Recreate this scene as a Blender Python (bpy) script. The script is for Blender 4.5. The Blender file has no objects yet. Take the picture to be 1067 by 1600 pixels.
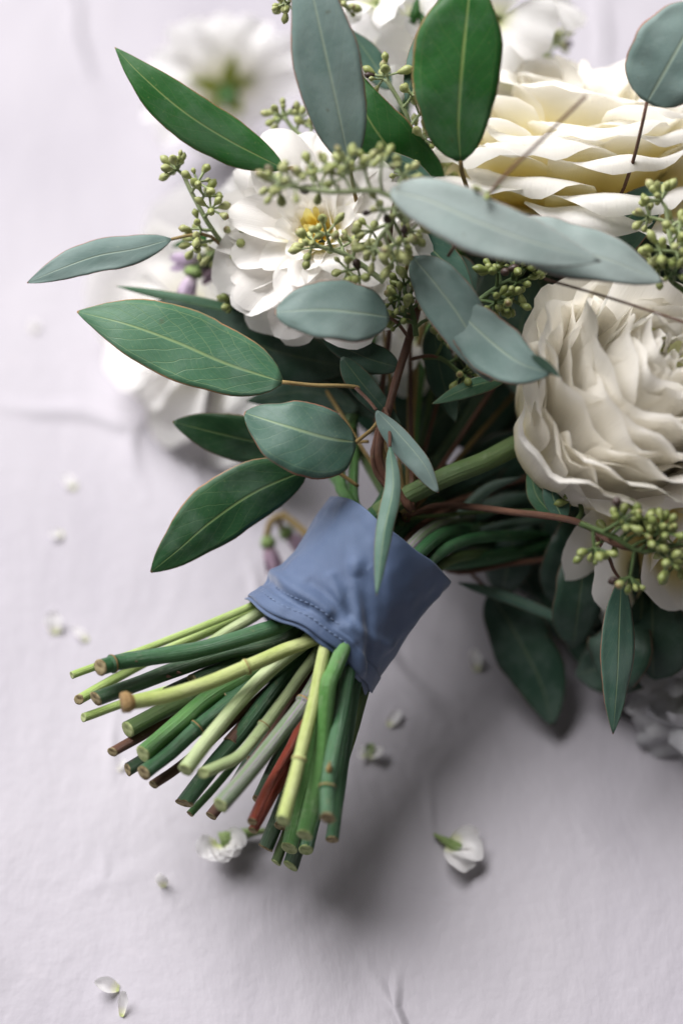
import bpy, math, random
from mathutils import Vector, Matrix, Quaternion, noise
SC = bpy.context.scene
COL = SC.collection
R_ = math.radians
# ------------------------------------------------------------------ camera
PITCH = R_(60); FPX = 1600*70/36.0; CAMZ = 0.695
FW = Vector((0, math.cos(PITCH), -math.sin(PITCH)))
UP = Vector((0, math.sin(PITCH), math.cos(PITCH)))
RT = Vector((1, 0, 0))
CAM = Vector((0, -CAMZ/math.tan(PITCH), CAMZ))
cd = bpy.data.cameras.new('camera'); cam = bpy.data.objects.new('camera', cd); COL.objects.link(cam)
cam.location = CAM; cam.rotation_euler = (R_(90)-PITCH, 0, 0)
cd.sensor_fit = 'VERTICAL'; cd.sensor_height = 36; cd.lens = 70
cd.clip_start = 0.01; cd.clip_end = 20
cd.dof.use_dof = True; cd.dof.focus_distance = 0.692; cd.dof.aperture_fstop = 2.4
SC.camera = cam
# ------------------------------------------------------------------ light: one big soft window at the back left, weak room fill
w = bpy.data.worlds.new('World'); SC.world = w; w.use_nodes = True
bg = w.node_tree.nodes['Background']; bg.inputs[0].default_value = (1, .93, .86, 1); bg.inputs[1].default_value = .072
def area(name, loc, aim, sx, sy, power, col):
    l = bpy.data.lights.new(name, 'AREA'); l.shape = 'RECTANGLE'; l.size = sx; l.size_y = sy; l.energy = power; l.color = col
    o = bpy.data.objects.new(name, l); COL.objects.link(o); o.location = loc
    o.rotation_euler = (Vector(aim)-Vector(loc)).to_track_quat('-Z', 'Y').to_euler()
    return o
area('window_light', (-1.62, 1.75, 3.05), (0, .05, .05), 2.9, 2.9, 388, (1, .975, .985))
SC.view_settings.view_transform = 'Standard'; SC.view_settings.look = 'None'
SC.view_settings.exposure = 0; SC.view_settings.gamma = 1
SC.cycles.max_bounces = 12; SC.cycles.diffuse_bounces = 10; SC.cycles.transmission_bounces = 10; SC.cycles.transparent_max_bounces = 6

# ------------------------------------------------------------------ helpers
def P(px, py, d):            # a point of the place seen at photo pixel px, py, d metres in front of the lens
    return CAM + d*(FW + RT*((px-533.5)/FPX) + UP*((800-py)/FPX))
def PT(px, py, h=0.0):       # the point of the table (or h above it) seen at px, py
    v = FW + RT*((px-533.5)/FPX) + UP*((800-py)/FPX)
    return CAM + v*((h-CAM.z)/v.z)
def PX(px, d=.69): return px*d/FPX
def tag(o, label=None, cat=None, group=None, kind=None):
    if label: o['label'] = label
    if cat: o['category'] = cat
    if group: o['group'] = group
    if kind: o['kind'] = kind
    return o
def empty(name, loc, label=None, cat=None, group=None):
    o = bpy.data.objects.new(name, None); COL.objects.link(o); o.location = loc; o.empty_display_size = .01
    return tag(o, label, cat, group)
def mesh(name, verts, faces, mats, uvs=None, fmat=None, smooth=True):
    me = bpy.data.meshes.new(name); me.from_pydata([tuple(v) for v in verts], [], faces)
    for m in (mats if isinstance(mats, (list, tuple)) else [mats]): me.materials.append(m)
    if uvs is not None:
        ul = me.uv_layers.new(name='UVMap'); idx = [0]*len(me.loops); me.loops.foreach_get('vertex_index', idx)
        flat = []
        for i in idx: flat += uvs[i]
        ul.data.foreach_set('uv', flat)
    if fmat: me.polygons.foreach_set('material_index', fmat)
    if smooth: me.polygons.foreach_set('use_smooth', [True]*len(me.polygons))
    me.update(); return me
def link(name, me, parent=None, loc=(0, 0, 0)):
    o = bpy.data.objects.new(name, me); COL.objects.link(o); o.parent = parent; o.location = loc
    return o
def catmull(pts, n):
    if len(pts) == 2: return [pts[0].lerp(pts[1], i/(n-1)) for i in range(n)]
    q = [pts[0]*2-pts[1]] + list(pts) + [pts[-1]*2-pts[-2]]
    L = [0]
    for a, b in zip(pts, pts[1:]): L.append(L[-1]+(b-a).length)
    out = []
    for i in range(n):
        s = L[-1]*i/(n-1); k = 0
        while k < len(L)-2 and s > L[k+1]: k += 1
        t = (s-L[k])/max(1e-9, L[k+1]-L[k]); a, b, c, d = q[k:k+4]
        out.append(.5*((2*b)+(c-a)*t+(2*a-5*b+4*c-d)*t*t+(3*b-a-3*c+d)*t**3))
    return out
def tube_data(pts, rad, seg=10, n=16, cap0=True, cap1=False, V0=0, lump=0, seed=0):
    """swept tube; rad: number or list over the length. returns verts, faces, uvs"""
    c = catmull(pts, n); rs = rad if isinstance(rad, (list, tuple)) else [rad]
    vs, fs, uv = [], [], []; prev = None
    for i, p in enumerate(c):
        T = (c[min(i+1, n-1)]-c[max(i-1, 0)]).normalized()
        if prev is None:
            a = T.orthogonal().normalized()
        else: a = (prev-T*prev.dot(T)).normalized()
        prev = a; b = T.cross(a); x = i/(n-1)*(len(rs)-1); k = min(int(x), max(0, len(rs)-2)); f = x-k
        r = rs[k]*(1-f)+rs[min(k+1, len(rs)-1)]*f
        for j in range(seg):
            an = 2*math.pi*j/seg
            rr = r*(1+lump*noise.noise(Vector((p.x*90+seed, p.y*90+math.cos(an), p.z*90+math.sin(an)))))
            vs.append(p+a*(rr*math.cos(an))+b*(rr*math.sin(an))); uv.append((j/seg, i/(n-1)))
    for i in range(n-1):
        for j in range(seg):
            A, B = V0+i*seg+j, V0+i*seg+(j+1) % seg; fs.append((A, B, B+seg, A+seg))
    if cap0: fs.append(tuple(V0+j for j in reversed(range(seg))))
    if cap1: fs.append(tuple(V0+(n-1)*seg+j for j in range(seg)))
    return vs, fs, uv
def tubes(name, lst, mat, parent, org, seg=8):
    V, F, U = [], [], []
    for pts, r in lst:
        v, f, u = tube_data(pts, r, seg, max(6, 5*len(pts)), True, True, len(V), .12)
        V += v; F += f; U += u
    return link(name, mesh(name, [x-org for x in V], F, mat, U), parent)

# ------------------------------------------------------------------ materials
class NT:
    def __init__(s, name):
        s.m = bpy.data.materials.new(name); s.m.use_nodes = True; s.t = s.m.node_tree
        for n in list(s.t.nodes): s.t.nodes.remove(n)
        s.out = s.t.nodes.new('ShaderNodeOutputMaterial')
    def n(s, ty, ins=None, **kw):
        x = s.t.nodes.new('ShaderNode'+ty)
        for k, v in kw.items(): setattr(x, k, v)
        for k, v in (ins or {}).items(): s.set(x.inputs[k], v)
        return x
    def set(s, sock, v):
        if isinstance(v, bpy.types.NodeSocket): s.t.links.new(v, sock)
        elif isinstance(v, bpy.types.Node): s.t.links.new(v.outputs[0], sock)
        else:
            if isinstance(v, tuple) and len(v) == 3 and sock.type == 'RGBA': v = v+(1,)
            sock.default_value = v
    def math(s, op, a, b=0.0, c=0.0): return s.n('Math', {0: a, 1: b, 2: c}, operation=op).outputs[0]
    def ramp(s, v, a, b, lo=0.0, hi=1.0):
        return s.n('MapRange', {0: v, 1: a, 2: b, 3: lo, 4: hi}, interpolation_type='SMOOTHSTEP').outputs[0]
    def mix(s, f, a, b): 
        x = s.n('Mix', data_type='RGBA'); s.set(x.inputs[0], f); s.set(x.inputs[6], a); s.set(x.inputs[7], b); return x.outputs[2]
    def noise(s, vec, scale, detail=3, rough=.5): return s.n('TexNoise', {'Vector': vec, 'Scale': scale, 'Detail': detail, 'Roughness': rough}).outputs[0]
    def surf(s, col, rough, spec=.4, trans=0, tcol=None, bump=None, bs=.3, bd=.0003, sheen=0):
        ins = {'Base Color': col, 'Roughness': rough, 'Specular IOR Level': spec}
        if sheen: ins['Sheen Weight'] = sheen; ins['Sheen Roughness'] = .4
        p = s.n('BsdfPrincipled', ins)
        nb = None
        if bump is not None:
            nb = s.n('Bump', {'Height': bump, 'Strength': bs, 'Distance': bd}); s.t.links.new(nb.outputs[0], p.inputs['Normal'])
        sh = p
        if trans:
            t = s.n('BsdfTranslucent', {'Color': tcol})
            if nb: s.t.links.new(nb.outputs[0], t.inputs['Normal'])
            sh = s.n('MixShader', {0: trans, 1: p, 2: t})
        s.t.links.new(sh.outputs[0], s.out.inputs[0]); return s.m
def uvxy(k):
    uv = k.n('UVMap'); sx = k.n('SeparateXYZ', {0: uv}); return uv, sx.outputs[0], sx.outputs[1]
def leaf_mat(name, c1, c2, vein, edge, tr, tcol, rough=.48, vs=.5, spec=.25):
    k = NT(name); uv, u, t = uvxy(k); ob = k.n('TexCoord').outputs['Object']
    au = k.math('ABSOLUTE', k.math('MULTIPLY', k.math('SUBTRACT', u, .5), 2))
    nz = k.noise(ob, 70, 3); nf = k.noise(ob, 420, 2); nb = k.noise(ob, 26, 2)
    col = k.mix(k.ramp(k.math('ADD', k.math('MULTIPLY', nz, .5), k.math('MULTIPLY', nb, .5)), .38, .62), c1, c2)
    side = k.math('GREATER_THAN', u, .5)
    ph = k.math('ADD', k.math('SUBTRACT', k.math('MULTIPLY', t, 8.5), k.math('MULTIPLY', au, 2.6)), k.math('ADD', k.math('MULTIPLY', side, .43), k.math('MULTIPLY', nz, 1.1)))
    fr = k.math('ABSOLUTE', k.math('SUBTRACT', k.math('FRACT', ph), .5))
    lat = k.math('MULTIPLY', k.ramp(fr, .055, .0), k.ramp(au, .98, .8))
    ph2 = k.math('ADD', k.math('ADD', k.math('MULTIPLY', t, 26), k.math('MULTIPLY', au, 6)), k.math('MULTIPLY', nz, 5))
    fin = k.math('MULTIPLY', k.ramp(k.math('ABSOLUTE', k.math('SUBTRACT', k.math('FRACT', ph2), .5)), .09, 0), .25)
    mar = k.math('MULTIPLY', k.ramp(k.math('ABSOLUTE', k.math('SUBTRACT', k.math('ADD', au, k.math('MULTIPLY', nz, .12)), .88)), .022, 0), .6)
    mid = k.ramp(au, k.math('ADD', .045, k.math('MULTIPLY', k.math('SUBTRACT', 1, t), .03)), .012)
    vm = k.math('MAXIMUM', k.math('MAXIMUM', k.math('MULTIPLY', lat, .55), mar), fin)
    vm2 = k.math('MAXIMUM', k.math('MULTIPLY', vm, vs), mid)
    col = k.mix(k.math('MULTIPLY', vm2, .75), col, vein)
    col = k.mix(k.math('MULTIPLY', k.ramp(k.noise(ob, 48, 5, .65), .42, .66), .28), col, k.mix(.45, c2, (.36, .42, .40)))
    spk = k.ramp(k.noise(ob, 900, 1), .70, .78)
    col = k.mix(k.math('MULTIPLY', spk, .25), col, vein)
    blot = k.math('MULTIPLY', k.ramp(k.noise(ob, 130, 4, .6), .68, .76), .45)
    col = k.mix(blot, col, (.09, .07, .03))
    ed = k.math('MULTIPLY', k.ramp(k.math('ADD', au, k.math('MULTIPLY', nf, .04)), .972, 1.0), k.ramp(nz, .3, .6, .35, 1))
    ed = k.math('MAXIMUM', ed, k.ramp(t, .985, 1.0))
    col = k.mix(ed, col, edge)
    bp = k.math('ADD', k.math('MULTIPLY', vm2, -.8), k.math('ADD', k.math('MULTIPLY', nf, .5), nz))
    tc = k.mix(k.math('MULTIPLY', vm2, .5), tcol, vein)
    return k.surf(col, k.ramp(nz, .3, .7, rough-.07, rough+.1), spec, tr, tc, bp, .35, .0005)
EDGE = (.30, .13, .08)
LM = {
 'grey':  leaf_mat('leaf_grey_bloom', (.14, .215, .195), (.185, .26, .24), (.31, .39, .29), EDGE, .10, (.12, .28, .10), .5, .32),
 'pale':  leaf_mat('leaf_pale_bloom', (.27, .34, .32), (.32, .385, .365), (.40, .46, .38), (.36, .24, .2), .10, (.2, .3, .16), .55, .3),
 'teal':  leaf_mat('leaf_blue_green', (.062, .135, .10), (.09, .168, .13), (.27, .36, .19), EDGE, .12, (.06, .24, .05), .45, .4),
 'green': leaf_mat('leaf_mid_green', (.06, .155, .085), (.08, .185, .105), (.27, .37, .16), (.36, .2, .1), .14, (.05, .22, .04), .42, .85),
 'deep':  leaf_mat('leaf_deep_green', (.026, .085, .034), (.038, .11, .045), (.22, .32, .12), (.3, .18, .1), .12, (.04, .24, .03), .42, .4),
 'lime':  leaf_mat('leaf_fresh_green', (.030, .125, .030), (.044, .15, .042), (.30, .40, .13), (.34, .2, .1), .32, (.04, .36, .03), .42, .3),
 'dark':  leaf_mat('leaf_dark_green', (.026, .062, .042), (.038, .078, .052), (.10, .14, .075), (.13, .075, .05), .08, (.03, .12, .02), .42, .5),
}
def petal_mat(name, base, mid, tip, tr=.34, rough=.55, vein=.05, e0=.12, e1=.5):
    k = NT(name); uv, u, t = uvxy(k); ob = k.n('TexCoord').outputs['Object']
    nz = k.noise(ob, 90, 3)
    ri = k.n('ObjectInfo').outputs['Random']
    tt = k.math('ADD', t, k.math('MULTIPLY', k.math('SUBTRACT', nz, .5), .25))
    col = k.mix(k.ramp(tt, e0*.3, e0), base, mid)
    col = k.mix(k.ramp(tt, e0, e1), col, tip)
    st = k.n('TexNoise', {'Vector': k.n('Mapping', {0: uv, 3: (34, 1.6, 1)}), 'Scale': 2.2, 'Detail': 4}).outputs[0]
    col = k.mix(k.math('MULTIPLY', k.ramp(st, .35, .75), vein), col, (.55, .5, .36))
    col = k.mix(k.math('MULTIPLY', ri, .10), col, (.86, .80, .66))
    bp = k.math('ADD', st, k.math('MULTIPLY', nz, .6))
    tc = k.mix(k.ramp(t, e0, e1), mid, tip)
    return k.surf(col, rough, .3, tr, tc, bp, .28, .0006)
PM_dahlia = petal_mat('petal_white_yellow_throat', (.86, .74, .12), (.93, .90, .58), (.94, .925, .90), .45, .5, .04, .22, .46)
PM_rose = petal_mat('petal_cream', (.95, .78, .20), (.95, .88, .50), (.95, .935, .89), .45, .5, .03, .38, .80)
PM_soft = petal_mat('petal_soft_white', (.88, .87, .64), (.94, .93, .86), (.95, .945, .93), .62, .55, .05, .2, .5)
PM_ran = petal_mat('petal_ivory', (.86, .82, .32), (.95, .90, .62), (.95, .93, .875), .45, .55, .05, .3, .65)  # ivory petal, warm shading between the petals put into base and mid tones
PM_ranin = petal_mat('petal_green_heart', (.34, .52, .08), (.62, .74, .24), (.86, .90, .52), .42, .5, .05, .4, .97)
PM_stock = petal_mat('petal_white', (.62, .74, .24), (.92, .93, .72), (.94, .935, .93), .45, .55, .04, .14, .4)
PM_grey = petal_mat('petal_felted_shaded', (.38, .40, .34), (.47, .48, .46), (.56, .57, .60), .3, .7, .12, .2, .5)  # felted grey-white petal, darkened in colour for the shadow it lies in
PM_lilac = petal_mat('petal_lilac', (.6, .66, .38), (.74, .64, .72), (.66, .54, .70), .35, .5, .12, .15, .5)
PM_lilacd = petal_mat('petal_mauve_dark', (.45, .42, .26), (.50, .34, .42), (.38, .26, .36), .25, .5, .15, .15, .4)
PM_gold = petal_mat('petal_golden', (.82, .50, .03), (.90, .70, .08), (.94, .86, .36), .35, .5, .05, .3, .9)
def stem_mat(name, c1, c2, rough=.38, streak=None, spec=.45):
    k = NT(name); uv, u, t = uvxy(k); ob = k.n('TexCoord').outputs['Object']
    nz = k.noise(ob, 60, 4, .6)
    st = k.n('TexNoise', {'Vector': k.n('Mapping', {0: uv, 3: (9, 1.2, 1)}), 'Scale': 3, 'Detail': 4}).outputs[0]
    col = k.mix(k.ramp(k.math('ADD', k.math('MULTIPLY', nz, .6), k.math('MULTIPLY', st, .4)), .36, .64), c1, c2)
    col = k.mix(k.math('MULTIPLY', k.ramp(k.noise(ob, 300, 2), .66, .74), .3), col, (.16, .14, .06))
    col = k.mix(k.math('MULTIPLY', k.ramp(k.noise(ob, 110, 5, .7), .58, .72), .45), col, k.mix(.5, c2, (.34, .36, .27)))
    col = k.mix(k.math('MULTIPLY', k.ramp(k.n('TexNoise', {'Vector': k.n('Mapping', {0: uv, 3: (16, 5, 1)}), 'Scale': 4, 'Detail': 5}).outputs[0], .60, .68), .35), col, (.10, .075, .03))
    if streak: col = k.mix(k.ramp(k.math('ADD', st, k.math('MULTIPLY', nz, .4)), .62, .82), col, streak)
    rd = k.n('TexNoise', {'Vector': k.n('Mapping', {0: uv, 3: (26, .8, 1)}), 'Scale': 3, 'Detail': 3}).outputs[0]
    bp = k.math('ADD', k.math('ADD', st, k.math('MULTIPLY', rd, .8)), k.math('MULTIPLY', k.noise(ob, 500, 2), .6))
    return k.surf(col, k.ramp(nz, .35, .65, rough-.03, rough+.25), spec, 0, None, bp, .6, .0009)
SM = {
 'light': stem_mat('stem_light_green', (.29, .42, .10), (.42, .53, .20), .42),
 'pale':  stem_mat('stem_pale_green', (.31, .40, .18), (.45, .52, .29), .5),
 'lime':  stem_mat('stem_yellow_green', (.33, .41, .10), (.47, .52, .23), .45),
 'mid':   stem_mat('stem_mid_green', (.055, .17, .035), (.095, .23, .06), .38),
 'dark':  stem_mat('stem_dark_green', (.020, .085, .030), (.038, .12, .045), .32),
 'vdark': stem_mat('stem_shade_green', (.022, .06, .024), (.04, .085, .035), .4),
 'moss':  stem_mat('stem_mossy_green', (.06, .11, .03), (.10, .155, .05), .5),
 'purple': stem_mat('stem_purple_flushed', (.10, .17, .07), (.15, .21, .10), .42, (.24, .19, .25)),  # purple flush, with a grey highlight streak painted into the colour
 'red':   stem_mat('twig_red', (.24, .035, .02), (.33, .065, .03), .36),
 'brown': stem_mat('twig_brown', (.10, .045, .028), (.16, .075, .045), .5),
 'tan':   stem_mat('twig_tan', (.24, .16, .05), (.33, .24, .09), .5),
 'node':  stem_mat('node_scar', (.20, .11, .035), (.36, .25, .10), .6),
}
def cut_mat():
    k = NT('cut_wood'); ob = k.n('TexCoord').outputs['Object']; nz = k.noise(ob, 500, 4)
    return k.surf(k.mix(k.ramp(nz, .35, .65), (.12, .085, .04), (.32, .27, .15)), .8, .2, bump=nz, bs=.6, bd=.0008)
CUT = cut_mat()
def cutg_mat():
    k = NT('cut_fresh'); ob = k.n('TexCoord').outputs['Object']; nz = k.noise(ob, 500, 4)
    return k.surf(k.mix(k.ramp(nz, .35, .65), (.21, .26, .10), (.36, .41, .20)), .7, .2, bump=nz, bs=.5, bd=.0006)
CUTG = cutg_mat()
def seed_mat(name, c1, c2):
    k = NT(name); ob = k.n('TexCoord').outputs['Object']; ri = k.n('ObjectInfo').outputs['Random']
    z = k.n('SeparateXYZ', {0: ob}).outputs[2]
    nz = k.noise(ob, 700, 2)
    col = k.mix(ri, c1, c2); col = k.mix(k.math('MULTIPLY', k.ramp(nz, .5, .7), .35), col, (.12, .16, .04))
    col = k.mix(k.math('MULTIPLY', k.math('MULTIPLY', k.ramp(ri, .75, .95), k.ramp(z, .0028, .0042)), .8), col, (.20, .12, .06))
    col = k.mix(k.ramp(ri, .972, .976), col, (.05, .03, .025))
    return k.surf(col, .45, .4, bump=nz, bs=.3, bd=.0004)
SEED = seed_mat('eucalyptus_pod', (.27, .31, .10), (.40, .42, .19))
SEEDD = seed_mat('eucalyptus_pod_deep', (.15, .19, .05), (.25, .28, .10))
CALYX = stem_mat('calyx_green', (.16, .25, .07), (.28, .37, .14), .5)
CALYX2 = stem_mat('calyx_yellow_green', (.42, .52, .06), (.58, .62, .12), .5)
def ribbon_mat(name, c1, c2):
    k = NT(name); uv = k.n('UVMap'); ob = k.n('TexCoord').outputs['Object']
    wv = k.n('TexWave', {'Vector': k.n('Mapping', {0: uv, 3: (1, 1, 1)}), 'Scale': 190, 'Distortion': .6}, bands_direction='X').outputs[1]
    wv2 = k.n('TexWave', {'Vector': uv, 'Scale': 70, 'Distortion': .6}, bands_direction='Y').outputs[1]
    nz = k.noise(ob, 45, 4)
    bp = k.math('ADD', k.math('MULTIPLY', k.math('ADD', wv, wv2), .12), nz)
    return k.surf(k.mix(k.ramp(nz, .3, .7), c1, c2), .5, .35, bump=bp, bs=.35, bd=.0009, sheen=.35)
RIB = ribbon_mat('ribbon_dusty_blue', (.066, .102, .186), (.080, .122, .212))
STI = ribbon_mat('ribbon_thread', (.125, .18, .30), (.15, .21, .34))
def plaster():
    k = NT('plaster_white'); ob = k.n('TexCoord').outputs['Object']
    dist = k.n('VectorMath', {0: ob, 1: k.n('VectorMath', {0: k.n('TexNoise', {'Vector': ob, 'Scale': 5, 'Detail': 3}).outputs[1], 3: .09}, operation='SCALE')}, operation='ADD')
    mp = k.n('Mapping', {0: dist, 2: (0, 0, R_(32)), 3: (13, 4.5, 1)})
    st = k.n('TexNoise', {'Vector': mp, 'Scale': 1.0, 'Detail': 6, 'Roughness': .55}).outputs[0]
    mp2 = k.n('Mapping', {0: dist, 2: (0, 0, R_(-48)), 3: (12, 6, 1)})
    vo = k.n('TexVoronoi', {'Vector': mp2, 'Scale': 1.1}, feature='DISTANCE_TO_EDGE').outputs[0]
    gate = k.ramp(k.noise(ob, 9, 2), .48, .62)
    ridge = k.math('MULTIPLY', k.ramp(vo, .045, 0), gate)
    f = k.noise(ob, 160, 4)
    hgt = k.math('ADD', k.math('ADD', k.math('MULTIPLY', st, 1.25), k.math('MULTIPLY', ridge, .6)), k.math('MULTIPLY', f, .13))
    big = k.noise(ob, 4, 3)
    col = k.mix(k.ramp(k.math('ADD', k.math('MULTIPLY', big, .6), k.math('MULTIPLY', st, .4)), .35, .65), (.355, .337, .374), (.428, .41, .442))
    col = k.mix(k.math('MULTIPLY', k.ramp(k.noise(ob, 60, 5), .62, .72), .15), col, (.5, .47, .5))
    return k.surf(col, .62, .3, bump=hgt, bs=.9, bd=.0034)
PLA = plaster()

# ------------------------------------------------------------------ the table surface
S = 2.2
tb = link('tabletop', mesh('tabletop', [(-S, -S, -.03), (S, -S, -.03), (S, S, -.03), (-S, S, -.03), (-S, -S, 0), (S, -S, 0), (S, S, 0), (-S, S, 0)],
     [(3, 2, 1, 0), (4, 5, 6, 7), (0, 1, 5, 4), (1, 2, 6, 5), (2, 3, 7, 6), (3, 0, 4, 7)], PLA, smooth=False))
tag(tb, 'white plastered tabletop with trowel marks under the bouquet', kind='structure')

# ------------------------------------------------------------------ leaves
def leaf(parent, mid, w, mat='green', roll=0, fold=.1, ab=(.65, .9), wave=.06, nl=26, nw=10, thick=.0002, name='leaf', bend=0, d=None):
    """mid: midrib from base to tip as (photo x, photo y, distance); w: half widths in photo pixels left and right of the midrib"""
    mid = [(m[0], m[1], m[2] if len(m) > 2 else d) for m in mid]
    c = catmull([P(*m) for m in mid], nl); org = parent.location
    a, b = ab; pk = a/(a+b); mx = pk**a*(1-pk)**b; sd = random.random()*50
    top, N_ = [], []
    dm = sum(m[2] for m in mid)/len(mid)
    for i, p in enumerate(c):
        T = (c[min(i+1, nl-1)]-c[max(i-1, 0)]).normalized(); V = (CAM-p).normalized()
        Sd = T.cross(V).normalized(); Nn = Sd.cross(T)
        q = Quaternion(T, R_(roll)); Sd = q @ Sd; Nn = q @ Nn
        t = i/(nl-1); t_ = min(max(t, .004), .996)
        pr = (t_**a*(1-t_)**b)/mx
        for j in range(nw+1):
            u = -1+2*j/nw; hw = PX(w[0] if u < 0 else w[1], dm)*pr/max(.35, math.cos(R_(roll)))
            wl = 1+wave*noise.noise(Vector((t*5+sd, u*.6, 3.1)))*1.5+wave*.5*noise.noise(Vector((t*17+sd, u*.6, 7)))
            off = Sd*(u*hw*wl) - Nn*(fold*abs(u)**1.3*hw) + Nn*(bend*u*u*hw) + Nn*(hw*wave*3*noise.noise(Vector((t*4.5, u*1.3+sd, 0)))*abs(u))
            top.append(p+off-org); N_.append(Nn)
    nv = len(top); W = nw+1
    V = [x+n*thick*.5 for x, n in zip(top, N_)] + [x-n*thick*.5 for x, n in zip(top, N_)]
    U = [((j/nw), i/(nl-1)) for i in range(nl) for j in range(W)]*2
    F = []
    for i in range(nl-1):
        for j in range(nw):
            A = i*W+j; F.append((A, A+1, A+W+1, A+W)); F.append((nv+A+W, nv+A+W+1, nv+A+1, nv+A))
    for i in range(nl-1):
        A = i*W; F.append((A+W, nv+A+W, nv+A, A)); A += nw; F.append((A, nv+A, nv+A+W, A+W))
    for j in range(nw):
        F.append((j, nv+j, nv+j+1, j+1)); A = (nl-1)*W+j; F.append((A+1, nv+A+1, nv+A, A))
    return link(name, mesh(name, V, F, LM[mat], U), parent)

# ------------------------------------------------------------------ seed pods
def lathe(prof, seg=8, mat=None, name='pod', rib=0, nr=5):
    V, F, U = [], [], []
    for i, (r, z) in enumerate(prof):
        for j in range(seg):
            an = 2*math.pi*j/seg; rr = r*(1+rib*math.cos(nr*an)); V.append((rr*math.cos(an), rr*math.sin(an), z)); U.append((j/seg, i/(len(prof)-1)))
    for i in range(len(prof)-1):
        for j in range(seg):
            A, B = i*seg+j, i*seg+(j+1) % seg; F.append((A, B, B+seg, A+seg))
    F.append(tuple(reversed(range(seg)))); F.append(tuple((len(prof)-1)*seg+j for j in range(seg)))
    return mesh(name, V, F, mat, U)
POD = [lathe([(.00045, 0), (.0009, .0008), (.00142, .002), (.00152, .0027), (.0012, .0034), (.0005, .0040), (.0001, .0043)], 8, m, 'seed_pod') for m in (SEED, SEEDD)]
def rdir(rng): 
    z = rng.uniform(-1, 1); a = rng.uniform(0, 6.283); s = math.sqrt(1-z*z); return Vector((s*math.cos(a), s*math.sin(a), z))
def cluster(root, axis, d, n, spread, seed, deep=0, size=1.0, per=(5, 7), ends=2, stalkmat=None):
    """a branching stalk that carries umbels of pods"""
    rng = random.Random(seed); ax = catmull([P(x[0], x[1], x[2] if len(x) > 2 else d) for x in axis], 24); org = root.location
    lst = [([ax[i] for i in range(0, 24, 3)]+[ax[-1]], [.0011*size, .0008*size])]; pods = []
    sp = PX(spread, d)
    for k in range(n):
        if k < ends: base = ax[-1]; T = (ax[-1]-ax[-4]).normalized(); br = sp*.35
        else:
            i = int(3+18*(k-ends+.5)/max(1, n-ends)); base = ax[i]; T = (ax[i]-ax[i-2]).normalized(); br = sp*rng.uniform(.55, 1.1)
        v = rdir(rng); v = (v-T*v.dot(T)); V = (CAM-base).normalized(); v = (v-V*v.dot(V)*.45).normalized()
        D = (v*(.45 if k < ends else 1)+T*(.9 if k < ends else .45)).normalized()
        e = base+D*br; lst.append(([base, base.lerp(e, .5)+rdir(rng)*br*.06, e], [.0007*size, .00055*size]))
        m = rng.randint(*per); ph = rng.uniform(0, 6)
        o1 = D.orthogonal().normalized(); o2 = D.cross(o1)
        for q in range(m):
            if q == 0: dd = D
            else:
                a = ph+6.283*q/(m-1); dd = (D*rng.uniform(.15, .7)+o1*math.cos(a)+o2*math.sin(a)).normalized()
            pl = .0029*size*rng.uniform(.8, 1.6); pe = e+dd*pl
            lst.append(([e, pe], [.0004*size, .00045*size])); pods.append((pe, dd, size*rng.choice((.62, .82, .92, .98, 1.05))*rng.uniform(.92, 1.08)))
    V, F, U = [], [], []
    for pts, r in lst:
        v, f, u = tube_data(pts, r, 5, 3 if len(pts) < 4 else 10, False, False, len(V)); V += v; F += f; U += u
    cl = link('seed_cluster', mesh('seed_cluster', [x-org for x in V], F, stalkmat or SM['moss' if deep else 'pale'], U), root)
    for pe, dd, s in pods:
        o = link('seed_pod', POD[deep], cl, pe-org); o.rotation_mode = 'QUATERNION'; o.rotation_quaternion = dd.to_track_quat('Z', 'Y'); o.scale = (s, s, s*rng.uniform(.85, 1.3))
    return cl

# ------------------------------------------------------------------ the ribbon (its place is needed by every stem)
CL, CU = P(487, 1008, .703), P(607, 847, .7105)
AX = (CU-CL).normalized(); VV = (CAM-CL).normalized(); E1 = (VV-AX*VV.dot(AX)).normalized(); E2 = AX.cross(E1)
RR = .0266
def seg_ridge(s, ph, s0, p0, s1, p1, wd):
    dx, dy = s1-s0, (p1-p0)/90; t = ((s-s0)*dx+(ph-p0)/90*dy)/(dx*dx+dy*dy); tc = min(1, max(0, t))
    ds, dp = s-s0-dx*tc, (ph-p0)/90-dy*tc; d2 = ds*ds+dp*dp
    return math.exp(-d2/(2*wd*wd))*(1 if 0 < t < 1 else math.exp(-((t-tc)**2)*8))
FOLDS = [(.26, -88, .20, -5, .04, .0026), (.19, -80, .14, -20, .028, -.0016), (.62, -10, .05, 42, .045, .0022), (.55, -2, .10, 50, .035, -.0018), (.45, -20, .15, 22, .03, .0014), (.22, 15, .33, 60, .03, .0012),
         (.40, -60, .30, -8, .07, .0012), (.33, -30, .27, 8, .03, -.0013), (.16, 10, .05, 48, .04, .0014), (.95, 10, .55, 70, .06, .0009), (.88, -30, .75, 40, .05, -.0006),
         (.3, 55, .85, 75, .06, .0010), (.02, -75, .05, -35, .05, .0016)]
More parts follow.
